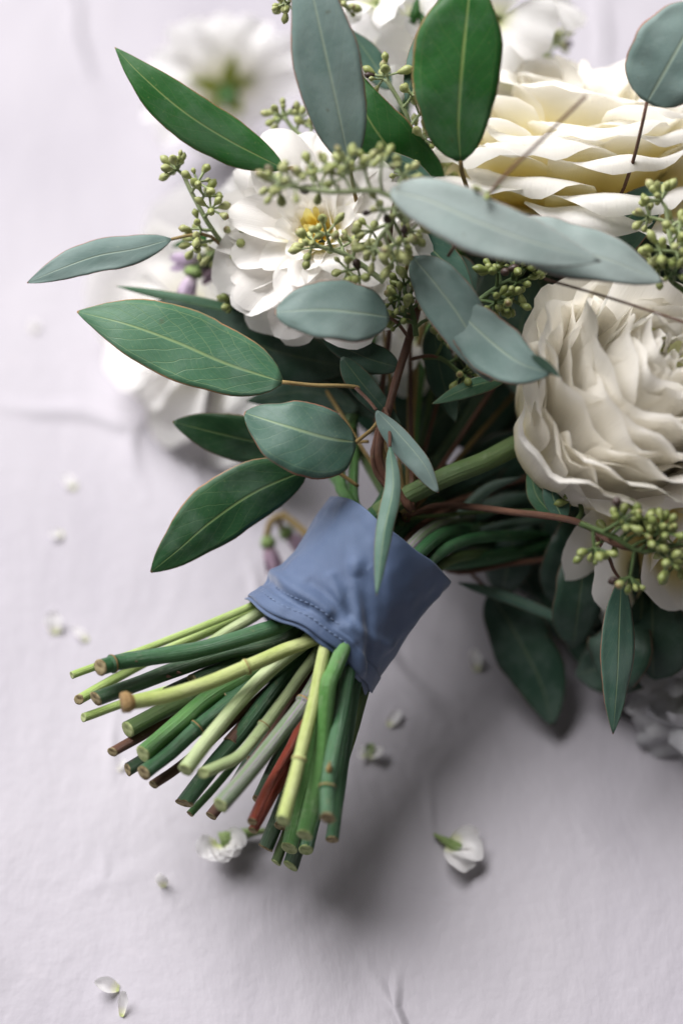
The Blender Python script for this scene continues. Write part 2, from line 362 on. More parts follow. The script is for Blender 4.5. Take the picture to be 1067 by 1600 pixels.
def rib_pt(s, ph, off=0):
    a = R_(ph); r = RR*(1-.05*math.sin(math.pi*s)+.05*(1-s)**6*max(0, math.sin(-a)))
    h = sum(.78*A*seg_ridge(s, (ph+180) % 360-180, s0, p0, s1, p1, wd) for s0, p0, s1, p1, wd, A in FOLDS)
    h += .0009*noise.noise(Vector((s*3, math.cos(a)*1.5, math.sin(a)*1.5)))+.0003*noise.noise(Vector((s*9, math.cos(a)*5, math.sin(a)*5)))+.0004*noise.noise(Vector(((s*.9+a*.55)*9, (s-a*.3)*1.6, 3)))*(1-abs(((ph+180) % 360)-180)/180)
    if s < .125: h += .0005
    rim = .0016*noise.noise(Vector((math.cos(a)*2+4, math.sin(a)*2, 1)))+.001*math.sin(3*a+1)
    ss = s+(rim/.045)*((1-s)**3 if s < .5 else -.6*s**3)
    return CL.lerp(CU, ss)+(E1*math.cos(a)+E2*math.sin(a))*(r+h+off)
rb = empty('satin_ribbon', CL, 'dusty blue fabric ribbon wrapped round the stems of the bouquet', 'ribbon')
ns, npn = 60, 200
sv = [0, .02, .05, .08, .11, .122, .13]+[.13+.87*(i+1)/(ns-7) for i in range(ns-7)]
V, F, U = [], [], []
for off in (0, -.0006):
    for s in sv:
        for j in range(npn): V.append(rib_pt(s, 360*j/npn, off)-CL); U.append((j/npn, s))
nn = ns*npn
for i in range(ns-1):
    for j in range(npn):
        A, B = i*npn+j, i*npn+(j+1) % npn; F += [(A, B, B+npn, A+npn), (nn+A+npn, nn+B+npn, nn+B, nn+A)]
for j in range(npn):
    B = (j+1) % npn; F.append((B, j, nn+j, nn+B)); o = (ns-1)*npn; F.append((o+j, o+B, nn+o+B, nn+o+j))
bandm = link('band', mesh('band', V, F, RIB, U), rb)
V, F, U = [], [], []
for off in (-.0011, -.0016):
    for i in range(9):
        for j in range(npn):
            an = R_(360*j/npn); V.append(rib_pt(.10-i/8*.13+.030*noise.noise(Vector((math.cos(an)*1.6, math.sin(an)*1.6, 8))), 360*j/npn, off+.0009*(i/8)**2*max(0, math.sin(-an)))-CL); U.append((j/npn, .1-i/8*.2))
nn = 9*npn
for i in range(8):
    for j in range(npn):
        A, B = i*npn+j, i*npn+(j+1) % npn; F += [(A+npn, B+npn, B, A), (nn+A, nn+B, nn+B+npn, nn+A+npn)]
for j in range(npn):
    B = (j+1) % npn; o = 8*npn; F.append((o+j, nn+o+j, nn+o+B, o+B))
link('under_layer', mesh('under_layer', V, F, RIB, U), rb)
V, F, U = [], [], []
for s0, p0, p1 in ((.085, -62, 20), (.175, -58, 6)):
    p = p0
    while p < p1:
        v, f, u = tube_data([rib_pt(s0, p, .0001)-CL, rib_pt(s0, p+1.5, .0003)-CL, rib_pt(s0, p+3, .0001)-CL], .00016, 5, 5, True, True, len(V)); V += v; F += f; U += u; p += 4.4
tag(link('stitching', mesh('stitching', V, F, STI, U), bandm), kind='stuff')

# ------------------------------------------------------------------ cut stems
FAN = [(690, 760), (720, 800), (780, 760), (840, 830), (890, 815), (910, 845), (900, 905), (860, 880), (640, 690), (545, 700), (575, 690), (660, 720), (760, 830), (830, 900), (700, 700), (525, 690), (880, 860), (620, 660), (740, 700), (930, 880)]
def ring_in(p, mx=.020):
    o = p-CL; o = o-AX*o.dot(AX); 
    if o.length > mx: o = o*(mx/o.length)
    return o
stem_i = [0]
def stem(label, pts, r, mat='mid', cut='wood', nodes=(), thorn=(), knob=0, group=None, cat='stem', name='cut_stem', upper=None, lump=.10):
    """pts: photo pixels and distance from the cut end up to the ribbon"""
    i = stem_i[0]; stem_i[0] += 1; rng = random.Random(i)
    pts = [(p[0], p[1], p[2]-.018*(1-k/(len(pts)-1))**1.2) for k, p in enumerate(pts)]
    w = [P(*p) for p in pts]; org = w[0].copy(); o = ring_in(w[-1])
    rt = empty(name, org, label, cat, group)
    fx = min(1, max(0, (o.dot(E2)/.02+1)/2))
    up = (585+330*fx**1.2+rng.uniform(-25, 25), 690+190*fx**1.5+rng.uniform(-25, 25), .74+.05*rng.random()+.02*fx)
    full = w+[CL+o+AX*.012, CU+o*.9-AX*.006]; t_end = P(*up); full += [] if mat in ('light', 'lime', 'pale', 'mid') else [(CU+o*.85+AX*.010).lerp(t_end, .2), t_end]
    rr = PX(r, pts[0][2])
    v, f, u = tube_data([x-org for x in full], [rr*1.03, rr, rr, rr*.95, rr*.85], 14, 12*len(full)//2, False, True, 0, lump, i)
    c = catmull(w, 60); T = (c[0]-c[1]).normalized()
    Vc = (CAM-org).normalized(); Vc = Vc-T*Vc.dot(T); a_ = T.orthogonal().normalized(); tl = -Vc*rng.uniform(.15, .6)+(a_*rng.uniform(-.3, .3)+T.cross(a_)*rng.uniform(-.3, .3))
    for j in range(14): v[j] = v[j]+T*v[j].dot(tl)*.8
    st = link('stem', mesh('stem', v, f, SM[mat], u), rt)
    # the cut face: a slightly hollow disc with a rim
    V, F = [], []; a = T.orthogonal().normalized(); b = T.cross(a)
    for kx, (q, h) in enumerate(((1.02, -.15), (1.04, .06), (.82, .10), (.45, .0), (.05, .02))):
        for j in range(14):
            an = 6.283*j/14; e = (a*math.cos(an)+b*math.sin(an)); e2 = e*rr*q*(1+.05*noise.noise(e*3+Vector((i, 0, kx)))); V.append(e2+T*(h*rr+e2.dot(tl)*.8))
    for k2 in range(4):
        for j in range(14): A, B = k2*14+j, k2*14+(j+1) % 14; F.append((A, B, B+14, A+14))
    F.append(tuple(56+j for j in range(14)))
    link('cut_end', mesh('cut_end', V, F, {'wood': CUT, 'fresh': CUTG}[cut]), rt)
    for t in nodes:      # leaf scars
        p = c[int(t*59)]; n2 = (c[min(59, int(t*59)+1)]-c[max(0, int(t*59)-1)]).normalized()
        v, f, u = tube_data([p-n2*rr*.5-org, p-n2*rr*.12-org, p+n2*rr*.12-org, p+n2*rr*.5-org], [rr*.98, rr*1.22, rr*1.22, rr*.98], 14, 7, False, False, 0, .12, i+t)
        link('node', mesh('node', v, f, SM[mat] , u), rt)
        v, f, u = tube_data([p-n2*rr*.10-org, p+n2*rr*.10-org], [rr*1.25, rr*1.25], 14, 3, False, False, 0, .10, i+t)
        link('scar', mesh('scar', v, f, SM['node'], u), rt)
    for t, ang, ln, m in thorn:
        p = c[int(t*59)]; n2 = (c[min(59, int(t*59)+1)]-c[max(0, int(t*59)-1)]).normalized()
        V_ = (CAM-p).normalized(); sd = n2.cross(V_).normalized(); dr = (Quaternion(n2, R_(ang)) @ sd); dr = (dr+n2*.5).normalized(); L = PX(ln)
        v, f, u = tube_data([p+dr*rr*.5-org, p+dr*(rr*.9+L*.4)-org, p+dr*(rr+L)+n2*L*.3-org], [L*.42, L*.36, L*.06], 8, 7, False, True)
        link('bud', mesh('bud', v, f, SM[m], u), rt)
    if knob:
        v, f, u = tube_data([-T*rr*1.4, -T*rr*.7, T*rr*.25], [rr*1.05, rr*1.5, rr*1.35], 14, 7, False, True, 0, .25, 4)
        link('knob', mesh('knob', v, f, SM['node'], u), rt)
    return rt
stem('thin yellow-green stem uppermost at the left, poking out past the dark thorny stem', [(113, 1055, .712), (250, 1005, .712), (394, 946, .706)], 6, 'light', 'fresh')
stem('thick dark green stem with a pale node and small brown thorn by its cut end', [(157, 1043, .695), (200, 1032, .695), (310, 1015, .693), (390, 992, .69), (455, 968, .69)], 13, 'dark', 'wood', nodes=(.09,), thorn=((.17, -75, 5, 'brown'),))
stem('pale green stem tucked under the ribbon edge behind the thick dark thorny stem', [(300, 1030, .715), (348, 992, .713), (420, 948, .706)], 9, 'pale', 'fresh')
stem('thin light green stem with a brown snapped tip, behind the dark stems at left', [(124, 1093, .71), (190, 1055, .713), (270, 1012, .714), (370, 967, .71)], 8, 'light', 'wood', knob=0)
stem('dark green stem with red-brown bud, lying between the thorny stem and pale knobbed stem', [(150, 1092, .70), (200, 1074, .70), (275, 1046, .70), (358, 1018, .70), (450, 995, .698)], 12, 'vdark', 'wood', thorn=((.36, -60, 8, 'brown'), (.42, -60, 8, 'brown')))
stem('short thin lime stem tip showing below the pale knobbed stem at left', [(131, 1121, .712), (200, 1097, .712), (330, 1055, .71), (430, 1010, .708)], 7, 'light', 'fresh')
stem('pale green stem with a fat brown knob at its end and a brown node ring', [(194, 1099, .682), (250, 1090, .682), (317, 1070, .682), (386, 1042, .682), (440, 1018, .683), (500, 993, .684)], 11.5, 'lime', 'wood', nodes=(.62,), knob=1)
stem('pale-green stem with a flat slanting cut, beneath the knobbed pale stem', [(200, 1140, .703), (260, 1108, .703), (340, 1070, .703), (450, 1020, .702)], 13, 'moss', 'fresh')
stem('dull brown woody twig pointing left below the pale knobbed stem', [(176, 1175, .702), (240, 1138, .703), (296, 1100, .704), (440, 1020, .704)], 8, 'brown', 'wood')
stem('mid-green thick stem just below the dull brown twig', [(224, 1178, .696), (280, 1130, .697), (337, 1083, .698), (460, 1015, .70)], 14, 'mid', 'fresh')
stem('short dark stem end wedged between two thick green stems above the red-brown tip', [(200, 1203, .706), (260, 1165, .706), (340, 1110, .706), (460, 1025, .705)], 10, 'vdark', 'wood')
stem('dark green stem with a brown knotted node, left of the pale straight-cut stem', [(225, 1208, .693), (270, 1172, .694), (317, 1130, .695), (380, 1080, .697), (470, 1015, .70)], 12, 'dark', 'wood', nodes=(.36,))
stem('red-brown stub of twig under the dark green stems at lower left', [(240, 1226, .699), (286, 1194, .70), (360, 1130, .702), (470, 1030, .704)], 7.5, 'brown', 'wood')
stem('pale green straight stem with a clean cut in the middle of the bundle', [(290, 1203, .682), (330, 1150, .684), (379, 1091, .688), (425, 1044, .692), (480, 1000, .696)], 12, 'pale', 'fresh', nodes=(), thorn=((.33, 60, 5, 'pale'),))
stem('slender pale green bent stem with a frayed white end', [(318, 1208, .683), (345, 1196, .684), (375, 1180, .685), (410, 1137, .688), (445, 1090, .692), (485, 1035, .696)], 9.5, 'pale', 'fresh', nodes=(.52,))
stem('dark green stem passing behind the slender bent pale stem', [(288, 1255, .705), (330, 1200, .704), (379, 1142, .703), (450, 1050, .703), (490, 1015, .703)], 13, 'dark', 'wood')
stem('purple-flushed green stem with a grey highlight streak painted down its length', [(345, 1258, .68), (390, 1206, .681), (440, 1144, .683), (482, 1088, .687), (515, 1030, .692)], 13, 'purple', 'fresh', nodes=(.72,))
stem('bright red twig with a tiny side spur', [(394, 1284, .687), (415, 1238, .688), (436, 1200, .69), (462, 1150, .694), (510, 1040, .70)], 7.5, 'red', 'wood', thorn=((.32, -80, 9, 'red'),))
stem('darker red twig lying just under the bright red one', [(395, 1298, .693), (425, 1245, .694), (452, 1195, .696), (500, 1080, .70), (515, 1030, .702)], 7.5, 'red', 'wood')
stem('long yellow-green stem with brown node ring, in front near the ribbon hem', [(442, 1282, .673), (466, 1194, .675), (490, 1098, .677), (511, 1000, .68)], 10.5, 'lime', 'fresh', nodes=(.34,))
stem('mid-green thick stem with a knobbly joint, right of the long yellow-green stem', [(476, 1305, .684), (490, 1245, .683), (502, 1183, .681), (512, 1075, .678), (521, 1050, .678), (538, 1008, .68)], 13, 'mid', 'fresh', thorn=((.82, -95, 5, 'mid'),))
stem('glossy dark green stem with a brown pointed bud above its ringed end', [(512, 1278, .672), (512, 1225, .673), (524, 1160, .676), (535, 1105, .68), (548, 1030, .684)], 12, 'dark', 'wood', nodes=(.20,), thorn=((.26, -95, 13, 'tan'),))
stem('dark stem with a torn crumbly end at the right side of the bundle', [(519, 1312, .688), (530, 1230, .688), (541, 1158, .688), (558, 1055, .69)], 10, 'dark', 'wood')
stem('dim green stem farthest right, half in shade under the ribbon corner', [(520, 1235, .70), (548, 1150, .70), (572, 1068, .70)], 9, 'moss', 'fresh')
stem('soft-focus mid green stem below the yellow-green one, near the bottom tips', [(452, 1325, .705), (470, 1250, .703), (505, 1120, .70), (525, 1040, .70)], 13, 'mid', 'fresh')
stem('dark green stem tip behind the mid-green knobbly stem', [(478, 1328, .70), (495, 1261, .70), (520, 1150, .70), (545, 1040, .70)], 11, 'dark', 'fresh')
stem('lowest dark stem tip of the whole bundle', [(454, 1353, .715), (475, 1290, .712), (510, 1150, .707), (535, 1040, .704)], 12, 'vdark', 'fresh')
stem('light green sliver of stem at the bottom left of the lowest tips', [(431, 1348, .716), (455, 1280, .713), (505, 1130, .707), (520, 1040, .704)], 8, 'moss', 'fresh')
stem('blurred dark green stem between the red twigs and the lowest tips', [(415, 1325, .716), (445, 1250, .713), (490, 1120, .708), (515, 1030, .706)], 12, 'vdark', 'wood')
stem('brown twig hidden behind the purple-flushed stem', [(330, 1275, .706), (385, 1205, .706), (440, 1130, .706), (500, 1030, .706)], 9, 'brown', 'wood')
stem('maroon twig in the shade between the bent pale and purple-flushed stems', [(352, 1240, .698), (400, 1180, .699), (440, 1120, .70), (495, 1030, .702)], 6, 'brown', 'wood')
stem('thin green stub barely showing at the lower left under the dark green stem', [(297, 1272, .716), (340, 1225, .714), (400, 1150, .711), (480, 1030, .709)], 6, 'mid', 'wood')
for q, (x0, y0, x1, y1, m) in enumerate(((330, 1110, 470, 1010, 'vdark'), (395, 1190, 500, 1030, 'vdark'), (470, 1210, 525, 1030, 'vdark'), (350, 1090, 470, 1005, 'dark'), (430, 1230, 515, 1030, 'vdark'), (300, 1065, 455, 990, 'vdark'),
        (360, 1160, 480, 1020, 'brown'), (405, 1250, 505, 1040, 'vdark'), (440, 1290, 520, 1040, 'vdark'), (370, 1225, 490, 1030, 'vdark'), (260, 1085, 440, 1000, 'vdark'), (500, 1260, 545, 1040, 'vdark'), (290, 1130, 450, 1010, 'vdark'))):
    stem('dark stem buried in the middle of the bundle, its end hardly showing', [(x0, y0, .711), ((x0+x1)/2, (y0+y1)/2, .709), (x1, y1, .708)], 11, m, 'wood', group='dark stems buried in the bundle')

# ------------------------------------------------------------------ flowers
def petal_mesh(name, L, W, prof, r0=.003, rnd=.3, ruff=.05, cup=0, seed=0, mat=None, nu=8, nv=10, shape=(.3, .55, .9), wrap=1.0, notch=0, rimw=3):
    """a petal that grows from the axis along a bending profile and wraps round it. shape: width at base, middle, tip"""
    rng = random.Random(seed); ph = rng.uniform(0, 6); ph2 = rng.uniform(0, 6)
    M = 24; pr = [(r0, 0.0, R_(prof[0]))]
    for i in range(M):
        x = (i+.5)/M*(len(prof)-1); k = min(int(x), len(prof)-2); al = R_(prof[k]*(1-(x-k))+prof[k+1]*(x-k))
        pr.append((pr[-1][0]+L/M*math.cos(al), pr[-1][1]+L/M*math.sin(al), al))
    def at(v):
        x = min(max(v, 0), 1)*M; k = min(int(x), M-1); f = x-k; a, b = pr[k], pr[k+1]; return [a[q]*(1-f)+b[q]*f for q in range(3)]
    def wid(v):
        a, b, c = shape; 
        return (a*(1-v)*(1-2*v)+4*b*v*(1-v)+c*v*(2*v-1)) if False else ((a+(b-a)*(v/.45)**.8) if v < .45 else (b+(c-b)*math.sin((v-.45)/.55*math.pi/2)))
    V, U, F = [], [], []
    for i in range(nv+1):
        for j in range(nu+1):
            v = i/nv; u = -1+2*j/nu
            lim = 1-rnd*abs(u)**2.4-notch*math.exp(-(u/.22)**2)+.03*math.sin(5*u+ph2)*ruff*8
            vv = v*lim; rho, z, al = at(vv); hw = W/2*wid(vv)
            th = u*hw/max(rho, W*.32)*wrap
            off = cup*u*u*hw + ruff*W*(v**2)*(math.sin(rimw*u+ph)*(.35+.65*abs(u))*.9+.5*math.sin(rimw*2.1*u+ph2))+.02*W*noise.noise(Vector((u*2+seed, v*3, seed*.7)))
            nr, nz = -math.sin(al), math.cos(al)
            rr = rho+nr*off; zz = z+nz*off; lat = u*hw*(1-wrap) if wrap < 1 else 0
            V.append((rr*math.cos(th), rr*math.sin(th)+lat, zz)); U.append(((u+1)/2, vv))
    for i in range(nv):
        for j in range(nu): A = i*(nu+1)+j; F.append((A, A+1, A+nu+2, A+nu+1))
    return mesh(name, V, F, mat, U)
def froot(name, loc, axis, label, cat, group=None, spin=0):
    o = empty(name, loc, label, cat, group); o.rotation_mode = 'QUATERNION'
    o.rotation_quaternion = axis.normalized().to_track_quat('Z', 'Y') @ Quaternion((0, 0, 1), spin); return o
def put(root, me, az, sc=1, z=0, tilt=0, name='petal', roll=0):
    o = link(name, me, root, (0, 0, z)); o.rotation_euler = (roll, -tilt, az); o.scale = (sc, sc, sc); return o
def ray(px, py, d, right, up, toward):      # a flower axis: screen-right, screen-up and toward the lens
    return RT*right+UP*up-FW*toward

def neck_stem(f, pts, r, mat):
    v, ff, u = tube_data([P(*q) for q in pts], [PX(r)]*2, 12, 24, False, True, 0, .05, r)
    o = link('stem', mesh('stem', v, ff, SM[mat], u), f); bpy.context.view_layer.update(); o.matrix_parent_inverse = f.matrix_world.inverted()
# ---- dahlia
def dahlia(loc, axis, label, R=.0375, spin=0, seed=1, centre=True, lay=None, group=None, calyx=False, pm=None):
    rng = random.Random(seed); f = froot('dahlia', loc, axis, label, 'flower', group, spin)
    lay = lay or [(12, 1.0, (4, 14, 2, -40), 0), (13, .95, (11, 23, 8, -26), .0012), (12, .87, (19, 32, 14, -10), .002), (9, .76, (26, 38, 22, 2), .003), (8, .60, (34, 48, 36, 14), .004), (8, .48, (38, 58, 60, 40), .0045), (7, .36, (46, 66, 74, 60), .005)]
    for k, (n, s, pf, z) in enumerate(lay):
        vs = [petal_mesh('dahlia_petal', R*s, R*s*.70 if k < 3 else R*s*.62, pf, .003, .40, .075, .34, seed*31+k*7+q, pm or PM_dahlia, 11, 13, (.28, .8, 1.0), .55) for q in range(3)]
        for i in range(n): put(f, vs[i % 3], 6.283*(i+.5*(k % 2))/n+rng.uniform(-.12, .12), rng.uniform(.9, 1.07), z+rng.uniform(-.0006, .0006), rng.uniform(-.12, .12), roll=rng.uniform(-.14, .14))
    if centre:
        vs = [petal_mesh('golden_petal', R*.3, R*.13, (62, 76, 80, 60), .0012, .4, .05, .3, seed*77+q, PM_gold, 4, 6) for q in range(3)]
        for i in range(18): put(f, vs[i % 3], i*2.4, rng.uniform(.6, 1.15), .005+rng.uniform(0, .003), rng.uniform(-.55, .25), 'floret')
    if calyx:
        cs = [petal_mesh('sepal', R*.42, R*.22, (5, 0, -10, 30), .002, .5, .03, .1, 900+q, CALYX2, 5, 6, (.5, .9, .5)) for q in range(2)]
        for i in range(5): put(f, cs[i % 2], i*1.257, rng.uniform(.8, 1.2), -.003, rng.uniform(.0, .5), 'sepal')
        v, ff, u = tube_data([Vector((0, 0, -.002)), Vector((.0, 0, -.008)), Vector((.006, .004, -.014))], [.005, .0026, .0018], 10, 10, False, True)
        link('stem', mesh('stem', v, ff, SM['mid'], u), f)
    return f
dh = dahlia(P(508, 374, .712), ray(0, 0, 0, -.24, .16, 1), 'open white dahlia with a golden centre behind green seed pods', .0405, .3, 3)
neck_stem(dh, [(515, 385, .735), (530, 520, .745), (552, 680, .732), (552, 780, .718), (575, 850, .712)], 9, 'mid')
dahlia(P(352, 140, .862), ray(0, 0, 0, -.3, .72, -.62), 'blurred white flower facing away at upper left, green calyx showing', .035, .6, 9, False,
       [(11, 1.0, (5, 12, 6, -6), 0), (10, .85, (26, 34, 22, 10), .002), (7, .6, (60, 64, 60, 60), .003)], calyx=True, pm=PM_soft)

# ---- roses
def rose(loc, axis, label, R=.055, spin=0, seed=1, lay=None, pm=None, ruff=.036):
    rng = random.Random(seed); f = froot('garden_rose', loc, axis, label, 'flower', None, spin)
    # petals per layer, length, width, profile, start radius, lift
    lay = lay or [(3, .66, .58, (78, 86, 92, 98, 100), .004, .013), (4, .74, .66, (66, 78, 86, 90, 88, 70, 20), .006, .011), (5, .80, .70, (54, 68, 78, 82, 80, 60, -30), .008, .009),
                  (5, .86, .84, (44, 58, 68, 74, 72, 50, -70), .009, .007), (6, .90, .88, (36, 50, 60, 66, 64, 40, -90), .0095, .0055), (6, .94, .92, (28, 42, 52, 57, 54, 30, -100), .010, .004),
                  (7, .97, .95, (20, 34, 44, 48, 44, 18, -110), .011, .0028), (7, 1.0, .97, (13, 26, 36, 39, 34, 6, -120), .011, .0016), (8, 1.03, .98, (6, 18, 26, 29, 22, -6, -130), .011, .0006), (8, 1.05, 1.0, (0, 8, 16, 18, 10, -18, -130), .011, 0)]
    for k, (n, L, W, pf, r0, z) in enumerate(lay):
        vs = [petal_mesh('rose_petal', R*L, R*W*.95, pf, r0*R/.055, .25, ruff, -.05, seed*41+k*9+q, pm or PM_rose, 14, 20, (.35, .8, 1.0), 1.0, .04, 2.6) for q in range(3)]
        for i in range(n): put(f, vs[(i+k) % 3], 6.283*(i+.5*(k % 2))/n+rng.uniform(-.2, .2), rng.uniform(.90, 1.07), z*R/.055+rng.uniform(-.002, .002), rng.uniform(-.15, .15), roll=rng.uniform(-.13, .13))
    for i in range(5): put(f, petal_mesh('sepal', R*.55, R*.2, (-5, 10, 5, -20), .004, .6, .03, .1, 700+i+seed, CALYX, 5, 7, (.8, .8, .25)), i*1.257, 1, -.002, 0, 'sepal')
    return f
rs = rose(P(895, 325, .752), ray(0, 0, 0, .02, .93, .34), 'large cream rose with yellow depths seen from its side, upper right', .060, .4, 5)
neck_stem(rs, [(895, 330, .755), (830, 480, .76), (740, 640, .745), (640, 780, .72), (610, 850, .712)], 12, 'vdark')
rs2 = rose(P(1052, 795, .733), ray(0, 0, 0, .2, -.45, .75), 'cream rose half hidden beneath the ruffled ivory ranunculus at right', .044, .45, 8, ruff=.022, lay=[(3, .75, .8, (70, 84, 92, 90, 80), .005, .008), (5, .9, 1.1, (40, 58, 70, 66, 50), .007, .005), (5, 1.0, 1.3, (24, 40, 50, 44, 20), .009, .002), (6, 1.1, 1.4, (8, 24, 34, 24, 0), .010, 0)])
neck_stem(rs2, [(1050, 792, .742), (950, 830, .755), (800, 865, .735), (690, 880, .722), (630, 860, .712)], 12, 'dark')
rs3 = rose(P(345, 520, .825), ray(0, 0, 0, -.55, -.1, .42), 'blurred white rose low behind the left leaves, one petal pointing left', .052, .9, 12, pm=PM_soft, ruff=.012, lay=[(3, .75, .8, (70, 84, 92, 90, 80), .005, .008), (4, .9, 1.1, (48, 66, 78, 66, 20), .007, .005), (5, 1.0, 1.25, (26, 44, 54, 30, -20), .009, .002), (5, 1.1, 1.7, (4, 16, 20, 14, 8), .010, 0)])

neck_stem(rs3, [(350, 520, .825), (450, 640, .78), (520, 740, .738), (560, 800, .716), (585, 850, .712)], 10, 'mid')
# ---- ranunculus
def ranunculus(loc, axis, label, R=.058, spin=0, seed=2):
    rng = random.Random(seed); f = froot('ranunculus', loc, axis, label, 'flower', None, spin)
    NL = 12
    for k in range(NL):
        x = k/(NL-1); Rk = R*(.34+.66*x**.8); phi = 14+84*x; be = 180-phi; n = int(5+7*x)
        fl = -8+46*x                    # how far the rim turns outward
        pf = (0, be*.36, be*.70, be*.94, be-fl*.75, be-fl*1.45)
        L = Rk*R_(be)*1.02; W = 2*math.pi*Rk*max(.62, math.sin(R_(phi)))/n*1.95
        vs = [petal_mesh('ranunculus_petal', L, W, pf, R*.04, .13+.05*(k % 2), .024+.034*x, .03, seed*61+k*11+q, PM_ranin if x < .3 else PM_ran, 13, 15, (.30, .85, 1.0), 1.0, .05*rng.random(), 4.1) for q in range(4)]
        for i in range(n): put(f, vs[(i+k) % 4], 6.283*(i+.5*(k % 2))/n+rng.uniform(-.25, .25)+k*.37, rng.uniform(.93, 1.05), (R-Rk)*.92+rng.uniform(-.001, .001), rng.uniform(-.07, .09), roll=rng.uniform(-.10, .10))
    return f
RA = ray(0, 0, 0, .42, .46, .80).normalized()
rn = ranunculus(P(988, 614, .694)-RA*.050, RA, 'full ivory ranunculus with many ruffled layers and a green heart', .0515, .2, 4)
w = [P(*q) for q in ((930, 668, .742), (835, 684, .716), (755, 722, .707), (690, 748, .704), (590, 802, .703), (560, 850, .706))]
v, ff, u = tube_data([x for x in w], [PX(19), PX(17), PX(16), PX(16)], 14, 30, False, True, 0, .05, 3)
so = link('stem', mesh('stem', v, ff, SM['moss'], u), rn)
bpy.context.view_layer.update(); so.matrix_parent_inverse = rn.matrix_world.inverted()

# ---- stock, ruffled florets
def floret(root, px, py, d, ax, R, seed, mat, n=4, ruf=.10, prof=(70, 30, 8, -14)):
    rng = random.Random(seed); loc = P(px, py, d)
    fl = link('floret', lathe([(.0006, -.010), (.0016, -.008), (.0019, -.003), (.0026, .0005), (.0012, .0015)], 8, CALYX, 'floret'), root, loc-root.location)
    fl.rotation_mode = 'QUATERNION'; fl.rotation_quaternion = ax.normalized().to_track_quat('Z', 'Y') @ Quaternion((0, 0, 1), rng.uniform(0, 6))
    vs = [petal_mesh('floret_petal', R*rng.uniform(.92, 1.05), R*1.0, prof, .0012, .24, ruf, .1, seed*13+q, mat, 9, 10, (.18, .7, 1.0), .6, .10, 3) for q in range(3)]
    for i in range(n): put(fl, vs[i % 3], 6.283*i/n+rng.uniform(-.2, .2), rng.uniform(.88, 1.08), .0008+.0004*(i % 2), rng.uniform(-.2, .25), roll=rng.uniform(-.2, .2))
    return fl
st1 = empty('white_stock', P(640, 90, .76), 'white stock flowers behind the broad bright green leaf at the top', 'flower')
for q, (x, y, dd, ax, r) in enumerate(((592, 12, .735, (-.5, .4, .8), .021), (640, 32, .742, (.2, .3, .9), .02), (655, 72, .748, (.1, -.5, .8), .02), (605, 80, .76, (-.3, -.2, .8), .024), (680, 20, .755, (.4, .6, .6), .02), (560, 110, .765, (-.6, .3, .5), .020), (620, 125, .768, (0, -.2, .8), .020))):
    floret(st1, x, y, dd, ray(0, 0, 0, *ax), r, 20+q, PM_stock)
for q, (x, y) in enumerate(((648, 20), (664, 38))):
    leaf(st1, [(x-8, y+26, .733), (x, y, .731), (x+4-q*20, y-24, .735)], (7, 7), 'lime', 0, .3, (.5, .6))
tubes('stem', [([P(640, 40, .765), P(640, 90, .76), P(620, 250, .755), P(575, 560, .742), P(530, 740, .72), CU-E2*.014+AX*.002], .0022)], SM['mid'], st1, st1.location)
st2 = empty('white_stock', P(790, 60, .765), 'white stock flowers right of the bright green leaf, above the cream rose', 'flower')
for q, (x, y, dd, ax, r) in enumerate(((776, 30, .742, (.1, -.1, 1), .026), (792, 108, .758, (.0, -.6, .7), .024), (830, 10, .757, (.6, .3, .6), .023), (770, -10, .75, (-.2, .6, .6), .02))):
    floret(st2, x, y, dd, ray(0, 0, 0, *ax), r, 40+q, PM_stock)
tubes('stem', [([P(776, 30, .765), P(790, 90, .775), P(740, 330, .765), P(660, 560, .745), CU+AX*.012], .0022)], SM['mid'], st2, st2.location)
st3 = empty('ruffled_flower', P(1085, 1085, .765), 'grey-white ruffled flower at the lower right edge near the tabletop', 'flower')
for q, (x, y, dd, ax, r) in enumerate(((1058, 1012, .745, (-.3, .1, .6), .024), (1084, 1080, .738, (-.5, -.2, .8), .026), (1086, 1130, .742, (-.4, -.7, .5), .024), (1110, 1000, .75, (.2, .4, .8), .023), (1105, 1150, .757, (-.2, -.7, .5), .02))):
    floret(st3, x, y, dd, ray(0, 0, 0, *ax), r, 60+q, PM_grey, 5, .15)
st4 = empty('white_stock', P(655, 535, .745), 'glimpse of a white flower deep between the brown stems', 'flower')
floret(st4, 655, 530, .742, ray(0, 0, 0, -.3, .2, .8), .020, 71, PM_stock); floret(st4, 640, 560, .75, ray(0, 0, 0, -.3, -.3, .8), .016, 72, PM_stock)

# ---- lilac buds
def bud(root, px, py, d, tx, ty, ln, wd, mat, seed):
    a = P(px, py, d); b = P(tx, ty, d); D = (b-a).normalized(); L = PX(ln, d); W = PX(wd, d)
    o = link('flower_bud', lathe([(W*.22, 0), (W*.36, L*.10), (W*.40, L*.22), (W*.34, L*.30)], 10, CALYX, 'bud_calyx', .06), root, a-root.location)
    o.rotation_mode = 'QUATERNION'; o.rotation_quaternion = D.to_track_quat('Z', 'Y')
    vs = [petal_mesh('bud_petal', L*.9, W*1.1, (62, 74, 84, 92), W*.16, .4, .09, .15, seed*5+q, mat, 6, 8, (.5, .9, .75)) for q in range(2)]
    for i in range(5): put(o, vs[i % 2], i*1.257, 1-.06*(i % 3), L*.18, .06*(i % 3))
    return o
lb = empty('lilac_buds', P(345, 395, .75), 'pale lilac and green buds behind the upper left seed pods, slightly blurred', 'flower buds')
